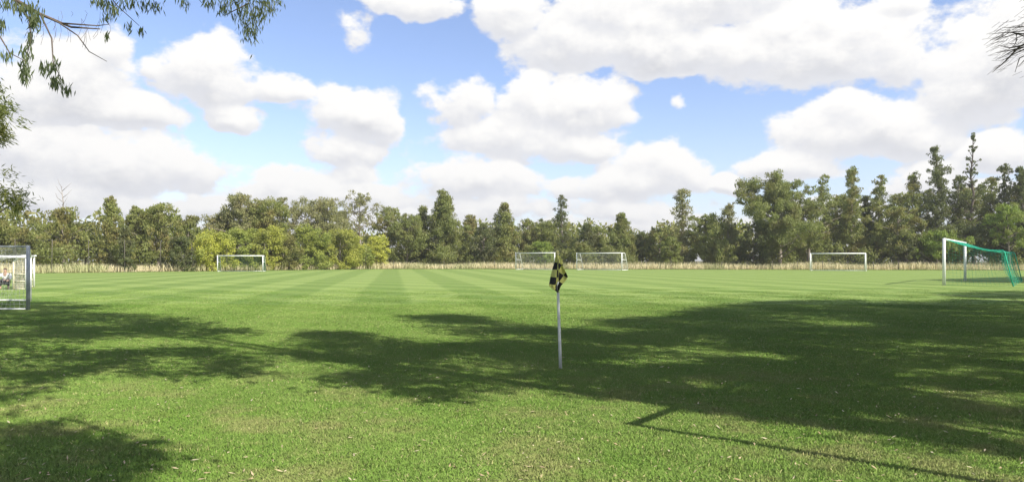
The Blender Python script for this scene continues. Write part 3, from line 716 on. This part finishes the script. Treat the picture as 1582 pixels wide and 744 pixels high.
# ------------------------------------------------------------------ corner flag
def corner_flag():
    y = 9.5; root = thing('corner_flag', 'corner flag pole with a yellow and black checked cloth in the foreground', 'corner flag', (at(866, y).x, y, 0))
    ox = at(866, y).x; u = y / F
    def P(px, py, dy=0): return np.array([(px - CX) * u - ox, dy, EYE + (HZ - py) * u])
    m = MB(); m.tube([P(866, 571), P(864.8, 530), P(863.0, 480), P(861.6, 430), P(860.8, 396)], [.0215, .020, .0185, .017, .015], 12); m.build('pole', WHITE2, root, True)
    m = MB(); m.tube([P(860.8, 396), P(860.7, 392), P(860.6, 388), P(860.5, 386)], [.019, .022, .026, .012], 10); m.build('pole_cap', CAPM, root, True)
    # the cloth hangs limp from its hoist: outline by height, folded in depth
    rows = [(393, 858.5, 863.5), (398, 857, 867), (404, 856.5, 869), (409, 855.5, 869.5), (414, 854, 871), (420, 852.3, 874), (427, 850.5, 877), (432, 849.5, 874.5), (438, 848.2, 869), (441, 848, 866.5), (445, 852.5, 864.5), (448, 857.5, 863.5), (451, 861, 863)]
    N = 18; ys = np.linspace(393, 451, 34); V = []; UV = []
    for py in ys:
        l = np.interp(py, [r[0] for r in rows], [r[1] for r in rows]); r = np.interp(py, [r[0] for r in rows], [r[2] for r in rows])
        for j in range(N + 1):
            s = j / N; px = l + (r - l) * s
            fold = (.030 * math.sin(s * 7.0 + py * .05) + .010 * math.sin(s * 15 - py * .13)) * min(1, (py - 388) / 18)
            V.append(P(px, py, -.035 + fold))
            if px < 862.5: q = (px - 850, py - 404); th = .10
            else: q = (px - 868, py - 409); th = .62
            uu = q[0] * math.cos(th) + q[1] * math.sin(th); vv = -q[0] * math.sin(th) + q[1] * math.cos(th)
            UV.append((uu / 11.5, vv / 11.5 + (0 if px < 862.5 else 1)))
    i, j = np.meshgrid(np.arange(33), np.arange(N), indexing='ij'); b = i * (N + 1) + j
    Q = np.stack([b, b + 1, b + N + 2, b + N + 1], -1).reshape(-1, 4)
    mm, t, out = new_mat('checked_cloth'); un = t.n.new('ShaderNodeUVMap'); ck = t.n.new('ShaderNodeTexChecker'); ck.inputs['Scale'].default_value = 1.0
    t.l.new(un.outputs[0], ck.inputs['Vector']); ck.inputs['Color1'].default_value = (.58, .58, .17, 1); ck.inputs['Color2'].default_value = (.012, .013, .012, 1)
    bs = t.n.new('ShaderNodeBsdfPrincipled'); bs.inputs['Roughness'].default_value = .7; t.l.new(ck.outputs[0], bs.inputs['Base Color'])
    tr = t.n.new('ShaderNodeBsdfTranslucent'); t.l.new(ck.outputs[0], tr.inputs[0]); mx = t.n.new('ShaderNodeMixShader'); mx.inputs[0].default_value = .35
    t.l.new(bs.outputs[0], mx.inputs[1]); t.l.new(tr.outputs[0], mx.inputs[2]); t.l.new(mx.outputs[0], out.inputs[0])
    o = link('flag_cloth', mesh_np('flag_cloth', V, Q, mm, True, UV), root)
    sm = o.modifiers.new('thick', 'SOLIDIFY'); sm.thickness = .003
WHITE2 = plain_mat('pole_plastic', (.62, .63, .60), .5, 0, (.50, .51, .48), 8); CAPM = plain_mat('yellow_cap', (.45, .42, .16), .6)
corner_flag()
# ------------------------------------------------------------------ wire fence
def fence(label, pxs, h, r, off, wires):
    root = thing('wire_fence', label, 'fence', (0, 0, 0)); pts = []
    me = None
    for px in pxs:
        y = edge_hit(px, off); x = (px - CX) / F * y; pts.append((x, y))
        if me is None:
            m = MB(); m.tube([(0, 0, -.02), (0, 0, h * .5), (.01, 0, h)], [r, r * .95, r * .9], 7); me = m.build('fence_post', POSTM, root, True); me.location = (x, y, 0)
        else:
            o = me.copy(); C.objects.link(o); o.parent = root; o.location = (x, y, 0); o.rotation_euler = (R(random.Random(px).uniform(-2, 2)), R(random.Random(px + 1).uniform(-2, 2)), 0)
    for z in wires:
        m = MB(); m.tube([(x, y, z) for x, y in pts], .006, 3, False); m.build('wire', WIRE, root)
fence('tall dark post and wire fence along the left part of the far edge', [-30, 24, 80, 137, 192, 247, 297, 350, 408, 456, 510, 565], 3.9, .040, 1.2, (.5, 1.0, 1.9, 2.8, 3.8))
fence('low post and wire fence along the right part of the far edge', list(range(608, 1700, 39)), 1.35, .05, 1.4, (.4, .8, 1.2))
# ------------------------------------------------------------------ person sitting low at the left edge
def skin_obj(name, V, E, rad, mat, parent, sub=2):
    me = bpy.data.meshes.new(name); me.from_pydata([tuple(v) for v in V], E, []); me.materials.append(mat)
    o = link(name, me, parent); sk = o.modifiers.new('skin', 'SKIN'); sk.use_smooth_shade = True
    for i, r in enumerate(rad): 
        me.skin_vertices[0].data[i].radius = (r, r) if np.isscalar(r) else r
    me.skin_vertices[0].data[0].use_root = True
    s = o.modifiers.new('sub', 'SUBSURF'); s.levels = sub; s.render_levels = sub; return o
def person():
    a = gnd(9, 446); root = thing('person', 'person in white top and dark trousers crouching behind the small goal at left edge', 'person', (a.x, a.y, 0), R(25)); root.scale = (1.12, 1.12, 1.12)
    SK = plain_mat('skin', (.45, .28, .20), .6); SH = plain_mat('white_shirt', (.78, .78, .76), .8); DK = plain_mat('dark_trousers', (.03, .03, .035), .8); HR = plain_mat('brown_hair', (.06, .04, .025), .7)
    V = [(0, 0, .30), (0, -.03, .48), (0, -.10, .66), (0, -.15, .74), (0, -.17, .82), (0, -.18, .90)]; E = [(i, i + 1) for i in range(5)]; Rr = [(.13, .10), (.12, .09), (.14, .08), (.05, .05), (.075, .085), (.06, .07)]
    for s in (-1, 1):
        n = len(V); V += [(s * .11, -.10, .30), (s * .17, -.42, .46), (s * .15, -.28, .10), (s * .15, -.30, .04), (s * .16, -.44, .03)]
        E += [(0, n), (n, n + 1), (n + 1, n + 2), (n + 2, n + 3), (n + 3, n + 4)]; Rr += [.085, .06, .042, .04, .032]
        n = len(V); V += [(s * .18, -.12, .66), (s * .26, -.28, .50), (s * .20, -.46, .44), (s * .18, -.52, .42)]; E += [(2, n), (n, n + 1), (n + 1, n + 2), (n + 2, n + 3)]; Rr += [.055, .042, .03, .026]
        for f in range(5):
            q = len(V); dx = (f - 2) * .017; lf = .05 + (.025, .04, .045, .038, .02)[f]
            V += [(s * .18 + dx, -.56, .41), (s * .18 + dx * 1.2, -.56 - lf * .6, .385), (s * .18 + dx * 1.1, -.56 - lf * .7, .36)]; E += [(n + 3, q), (q, q + 1), (q + 1, q + 2)]; Rr += [.009, .008, .007]
    skin_obj('body', V, E, Rr, SK, root, 1)
    Vs = [(0, .0, .36), (0, -.03, .48), (0, -.10, .66), (0, -.14, .715)]; Es = [(0, 1), (1, 2), (2, 3)]; Rs = [(.155, .12), (.15, .115), (.155, .10), (.075, .07)]
    for s in (-1, 1):
        n = len(Vs); Vs += [(s * .18, -.12, .66), (s * .26, -.28, .50), (s * .21, -.43, .45)]; Es += [(2, n), (n, n + 1), (n + 1, n + 2)]; Rs += [.075, .06, .045]
    skin_obj('shirt', Vs, Es, Rs, SH, root, 1)
    Vp = [(0, 0, .28)]; Ep = []; Rp = [(.155, .13)]
    for s in (-1, 1): n = len(Vp); Vp += [(s * .11, -.10, .30), (s * .17, -.42, .46), (s * .15, -.28, .12)]; Ep += [(0, n), (n, n + 1), (n + 1, n + 2)]; Rp += [.105, .078, .058]
    skin_obj('trousers', Vp, Ep, Rp, DK, root, 1)
    skin_obj('hair', [(0, -.13, .84), (0, -.14, .90), (0, -.17, .945)], [(0, 1), (1, 2)], [(.07, .06), (.08, .075), (.05, .055)], HR, root, 1)
person()
# ------------------------------------------------------------------ the trees the camera stands under
POLY = [
 [(640,489),(700,487),(760,494),(850,508),(960,516),(990,510),(925,491),(1040,490),(1090,475),(1200,465),(1320,463),(1450,467),(1500,462),(1600,466),(1640,500),(1640,760),(1540,728),(1450,690),(1380,662),(1320,655),(1230,665),(1180,655),(1150,640),(1060,625),(960,596),(900,600),(820,590),(760,600),(700,612),(660,615),(640,600),(560,600),(510,606),(495,600),(540,580),(600,565),(520,560),(470,545),(452,530),(500,513),(600,525),(680,535),(740,530),(690,512)],
 [(1450,453),(1520,450),(1700,448),(1700,462),(1500,460)],
 [(1435,432),(1480,430),(1700,424),(1700,438),(1500,436)],
 [(-60,468),(60,464),(155,472),(110,482),(220,487),(280,490),(350,504),(372,515),(330,525),(250,523),(160,520),(100,530),(120,545),(200,546),(280,536),(340,540),(370,558),(398,572),(370,580),(300,580),(220,580),(150,570),(100,590),(40,610),(-60,640)],
 [(-60,655),(70,655),(120,680),(200,688),(215,702),(190,720),(195,780),(-60,800)],
 [(190,602),(230,600),(238,612),(205,616)], [(248,610),(275,608),(285,618),(255,620)],
 [(840,596),(900,600),(960,604),(940,612),(860,606)],
]
def inside(poly, x, y):
    c = False; n = len(poly)
    for i in range(n):
        (x1, y1), (x2, y2) = poly[i], poly[i - 1]
        if (y1 > y) != (y2 > y) and x < (x2 - x1) * (y - y1) / (y2 - y1) + x1: c = not c
    return c
HOLES = [(1100,542,60,8),(1185,550,45,7),(1060,600,50,6),(1250,568,40,5),(1150,602,45,7),(1270,607,40,6),(880,530,50,5),(760,520,40,4),(1290,500,50,4),(1390,548,60,5),(1540,625,70,8),(1000,548,40,4),(930,556,60,4),(680,560,50,6),(1340,505,40,4),(1480,560,40,4),(60,560,40,5),(150,500,30,4),(300,560,40,4)]
def canopy():
    rng = np.random.default_rng(77); k = 1 / math.tan(SUN_EL); pts = []
    for poly in POLY:
        g = [gnd(x, max(y, 415)) for x, y in poly]; pw = [(v.x, v.y) for v in g]
        x0, x1 = min(p[0] for p in pw), max(p[0] for p in pw); y0, y1 = min(p[1] for p in pw), max(p[1] for p in pw)
        area = (x1 - x0) * (y1 - y0); n = int(area * (6.5 if y0 > 9 else 8)) + 1
        for _ in range(n):
            x, y = rng.uniform(x0, x1), rng.uniform(y0, y1)
            if not inside(pw, x, y) or math.hypot(x + .63, y - 10.4) < .6: continue
            px = CX + F * x / y; py = HZ + F * EYE / y
            if any(((px - h[0]) / h[2]) ** 2 + ((py - h[1]) / h[3]) ** 2 < 1.2 for h in HOLES) and rng.random() < .92: continue
            if px > 560 and math.sin(x * 1.7 + 2 * math.sin(y * 1.1)) * math.sin(y * 1.9 + x * .6) > .50 and rng.random() < .85: continue
            if px < 480 and rng.random() < (.42 if py < 640 else .1): continue
            # lift the twig towards the sun until it is clear of the view
            h = rng.uniform(4.2, 6.0)
            while True:
                X, Y = x + SUN_H.x * h * k, y + SUN_H.y * h * k
                vis = Y > .3 and abs(X / Y) < .80 and (h - EYE - .9) / Y < .405
                if not vis or h > 26: break
                h += .25
            if vis: continue
            h += rng.uniform(.2, 1.4)
            pts.append((x + SUN_H.x * h * k, y + SUN_H.y * h * k, h, min(.28, .10 + .013 * y)))
            for _k in range(rng.integers(0, 3)):
                h += rng.uniform(1.2, 4.0); pts.append((x + SUN_H.x * h * k, y + SUN_H.y * h * k, h, min(.28, .10 + .013 * y)))
    return np.array(pts)
def canopy_trees():
    P = canopy(); rng = np.random.default_rng(12)
    trunks = [((9.5, 1.0), 'big gum overhanging from the right, just outside the view'), ((22.0, 12.0), 'tall gum standing right of the near goal line, outside the view'),
              ((-8.5, 1.5), 'gum with drooping leafy branches hanging into the top left of the view'), ((2.5, -4.5), 'gum behind the camera whose shade falls on the lower right lawn'), ((44.0, 32.0), 'gum beyond the right end of the field near the green net'),]
    tx = np.array([t[0] for t in trunks]); own = np.argmin(((P[:, None, :2] - tx[None]) ** 2).sum(-1), 1); roots = []
    for ti, ((x, y), lab) in enumerate(trunks):
        root = thing('gum_tree', lab, 'tree', (x, y, 0)); roots.append(root); Q = P[own == ti]
        if len(Q) == 0: continue
        SP = Q[:, 3]; Q = Q[:, :3] - np.array([x, y, 0]); H = np.max(Q[:, 2]) + 1.5; tr = .19
        # group twigs into boughs
        kb = max(3, min(14, len(Q) // 28)); cen = Q[rng.choice(len(Q), kb, replace=False)]
        for _ in range(8):
            o2 = np.argmin(((Q[:, None] - cen[None]) ** 2).sum(-1), 1); cen = np.array([Q[o2 == j].mean(0) if (o2 == j).any() else cen[j] for j in range(kb)])
        m = MB(); m.tube([(0, 0, -.05), (.1, 0, H * .3), (-.1, .1, H * .6), (.1, 0, H)], [tr * 1.25, tr, tr * .7, tr * .2], 10); m.build('trunk', BARK, root, True)
        lm = MB()
        for j in range(kb):
            c = cen[j]; z0 = min(c[2] * .75, H * .7); lm.tube([(0, 0, z0), (c[0] * .35, c[1] * .35, z0 + (c[2] - z0) * .6 + .4), (c[0] * .8, c[1] * .8, c[2] + .1), tuple(c)], [.07, .05, .03, .02], 6)
            S = Q[o2 == j]
            for q in S: mid = (c + q) / 2 + np.array([0, 0, .15]); lm.tube([c + (0, 0, 0), mid, q], [.012, .008, .004], 3, False)
        lm.build('limbs', BARK, root, True)
        n = 40; m_ = len(Q); C0 = np.repeat(Q, n, 0); off = rng.normal(size=(m_ * n, 3)) * np.repeat(SP, n)[:, None]
        ax = rng.normal(size=(m_ * n, 3)) * .6 + [0, 0, -1]
        V, F4 = leaves(C0 + off, ax, rng.uniform(.18, .30, m_ * n), rng.uniform(.06, .09, m_ * n), rng)
        link('crown', mesh_np('crown', V, F4, L['near']), root)
    return roots, trunks
roots, trunks = canopy_trees()
# leafy sprays hanging into the top left of the picture
def sprays():
    root = roots[2]; o = Vector((*trunks[2][0], 0)); rng = np.random.default_rng(31)
    def P(px, py, y): v = at(px, y, py) - o; return np.array(v)
    br = MB()
    main = [P(-220, -130, 6.6), P(-60, -40, 7.4), P(20, -2, 7.8), P(62, 22, 7.9), P(110, 42, 8.0), P(155, 45, 8.1)]
    br.tube(main, [.07, .05, .024, .018, .012, .006], 7)
    subs = [[P(62, 22, 7.9), P(92, 36, 7.9), P(120, 55, 7.8), P(138, 80, 7.8), P(165, 95, 7.8)], [P(92, 36, 7.9), P(150, 40, 8.1), P(168, 38, 8.2)],
            [P(-60, -40, 7.4), P(100, -60, 8.2), P(240, -45, 8.8), P(350, -22, 9.2), P(385, 5, 9.3), P(392, 30, 9.3)], [P(350, -22, 9.2), P(400, -10, 9.2), P(428, 5, 9.2)],
            [P(240, -45, 8.8), P(235, -10, 8.7), P(240, 12, 8.7)], [P(100, -60, 8.2), P(160, -20, 8.3), P(180, 8, 8.3), P(215, 40, 8.3)],
            [P(20, -2, 7.8), P(45, 30, 7.4), P(48, 60, 7.2), P(38, 100, 7.1)], [P(62, 22, 7.9), P(80, 60, 7.7), P(82, 95, 7.6), P(98, 130, 7.6)], [P(-60, -40, 7.4), P(-10, 40, 6.6), P(15, 82, 6.5), P(40, 95, 6.5)],
            [P(285, -40, 9.0), P(300, -10, 9), P(312, 5, 9)], [P(385, 5, 9.3), P(365, 15, 9.3), P(345, 25, 9.3)]]
    for s in subs: 
        n = len(s); br.tube(s, np.linspace(.011, .003, n), 5)
    for k in range(26):
        a = P(rng.uniform(60, 165), rng.uniform(15, 50), 7.9); ln = rng.uniform(8, 34); b = a + np.array([rng.normal() * .05, 0, -ln / F * 8]); br.tube([a, (a + b) / 2 + [.02, 0, 0], b], .0018, 3, False)
    br.build('branch', BARKD, root, True)
    VV = []; QQ = []; kk = 0
    #  px, py, spread x, spread y, count, depth
    S = [(386,46,11,17,95,9.3),(395,25,14,12,70,9.3),(415,14,12,10,55,9.3),(372,20,10,10,40,9.3),(345,14,8,9,36,9.3),(322,6,8,6,26,9.2),(400,4,22,6,50,9.2),(283,6,7,7,16,9),(358,2,14,6,34,9.2),
         (241,12,9,8,26,8.7),(222,8,7,8,18,8.5),(200,5,9,6,24,8.4),(178,16,10,8,34,8.3),(165,9,8,6,24,8.3),(170,26,8,6,18,8.3),(201,44,4,5,10,8.3),(218,48,4,4,10,8.3),(165,56,4,5,9,8.2),(150,3,12,5,20,8.2),
         (52,34,9,9,60,7.4),(36,14,12,7,40,7.5),(50,20,10,7,30,7.5),(10,8,12,7,36,7.4),(38,112,7,13,60,7.1),(40,88,6,10,30,7.1),(46,60,5,8,22,7.3),
         (70,108,6,7,26,7.6),(86,103,5,7,20,7.6),(86,128,7,8,38,7.6),(102,140,6,6,22,7.6),(2,40,8,10,26,7),(8,90,10,8,16,6.5)]
    for (px, py, sx, sy, n, y) in S:
        n = int(n * 1.9)
        P0 = np.array([P(px + rng.normal() * sx * .75, py + rng.normal() * sy * .7, y + rng.normal() * .12) for _ in range(n)])
        ax = np.stack([rng.normal(size=n) * .32, rng.normal(size=n) * .25, np.full(n, -1.)], 1); ln = rng.uniform(.055, .115, n)
        V, Q = leaves(P0, ax, ln, ln * .17, rng); VV.append(V); QQ.append(Q + kk); kk += len(V)
    link('leaf_sprays', mesh_np('leaf_sprays', np.vstack(VV), np.vstack(QQ), L['near']), root)
    # bare needle twigs at the right edge, from the right hand gum
    root = roots[0]; o = Vector((*trunks[0][0], 0))
    def P2(px, py, y): return np.array(at(px, y, py) - o)
    br = MB(); y = 6.5
    br.tube([P2(1800, 20, 5.6), P2(1680, 45, 6.2), P2(1600, 62, y), P2(1575, 72, y), P2(1552, 96, y), P2(1533, 112, y)], [.05, .03, .014, .009, .006, .002], 6)
    for (a, b, c) in (((1600,55),(1560,50),(1536,64)),((1610,40),(1575,42),(1548,43)),((1600,62),(1570,52),(1540,62)),((1590,68),(1560,74),(1542,70)),((1585,72),(1560,78),(1538,82)),((1590,70),(1562,80),(1542,92)),((1600,78),(1575,90),(1568,112)),((1605,45),(1580,48),(1528,53)),((1592,72),(1570,82),(1548,94)),((1600,72),(1584,92),(1572,104)),((1570,52),(1571,62),(1566,72))):
        br.tube([P2(*a, y), P2(*b, y + .05), P2(*c, y)], [.007, .005, .0018], 5)
    for k in range(150):
        px = rng.uniform(1540, 1600); py = 60 + rng.normal() * 22 + (1582 - px) * .25; a = P2(px, py, y + rng.normal() * .1); L_ = rng.uniform(.05, .14)
        br.tube([a, a + np.array([-L_, rng.normal() * .03, -L_ * rng.uniform(.0, .8)])], .0014, 3, False)
    br.build('twig', BARKD, root, True)
sprays()
# she-oak at the left edge whose foliage reaches into the picture
def sheoak():
    y = 15.0; o = at(-190, y); root = thing('sheoak_tree', 'feathery green tree reaching in from the left edge at mid height', 'tree', (o.x, o.y, 0)); rng = np.random.default_rng(9)
    m = MB(); m.tube([(0, 0, 0), (.1, 0, 3), (0, 0, 6), (.1, .1, 9)], [.2, .16, .11, .03], 9); m.build('trunk', BARKD, root, True)
    S = [(-12,165,24,30,1300),(-10,205,24,26,1200),(-30,235,20,20,600),(2,180,13,22,500),(8,300,22,11,620),(30,312,15,11,420),(-24,300,20,20,420),(5,275,9,16,160),(-16,345,22,14,320),(36,300,8,7,120),(-5,132,14,10,260),(-90,120,60,60,2600),(-120,250,60,60,1800)]
    VV = []; QQ = []; kk = 0; lm = MB()
    for (px, py, sx, sy, n) in S:
        n = int(n * .9); sx *= .78; sy *= .85; px -= 7; c = np.array(at(px, y, py) - o); z0 = max(.8, c[2] - .5); lm.tube([(0, 0, z0), (c * .5 + np.array([0, 0, .1 + z0 * .3 - c[2] * .15])), c], [.05, .03, .01], 5, False)
        u = y / F; tn = 9; tuft = rng.normal(size=(tn, 3)) * np.array([sx * u * .62, .25, sy * u * .55]); idx = rng.integers(0, tn, n)
        P0 = c + tuft[idx] + rng.normal(size=(n, 3)) * np.array([.085, .1, .075])
        ax = unit(tuft[idx]) + rng.normal(size=(n, 3)) * .45 + [0, 0, -.25]; ln = rng.uniform(.08, .17, n)
        V, Q = leaves(P0, ax, ln, ln * .16, rng); VV.append(V); QQ.append(Q + kk); kk += len(V)
    lm.build('limbs', BARKD, root, True)
    link('crown', mesh_np('crown', np.vstack(VV), np.vstack(QQ), L['sheoak']), root)
sheoak()
# ------------------------------------------------------------------ summer haze in the air
def haze():
    m = MB(); m.box((0, 0, 19.5), (6200, 6200, 43)); mt = bpy.data.materials.new('haze'); mt.use_nodes = True; mt.node_tree.nodes.clear()
    v = mt.node_tree.nodes.new('ShaderNodeVolumePrincipled'); v.inputs['Color'].default_value = (1, .985, .94, 1); v.inputs['Density'].default_value = .0004; v.inputs['Anisotropy'].default_value = .3
    o = mt.node_tree.nodes.new('ShaderNodeOutputMaterial'); mt.node_tree.links.new(v.outputs[0], o.inputs['Volume'])
    tag(m.build('haze', mt), 'thin pale summer haze over the field', 'haze', kind='stuff')
haze()
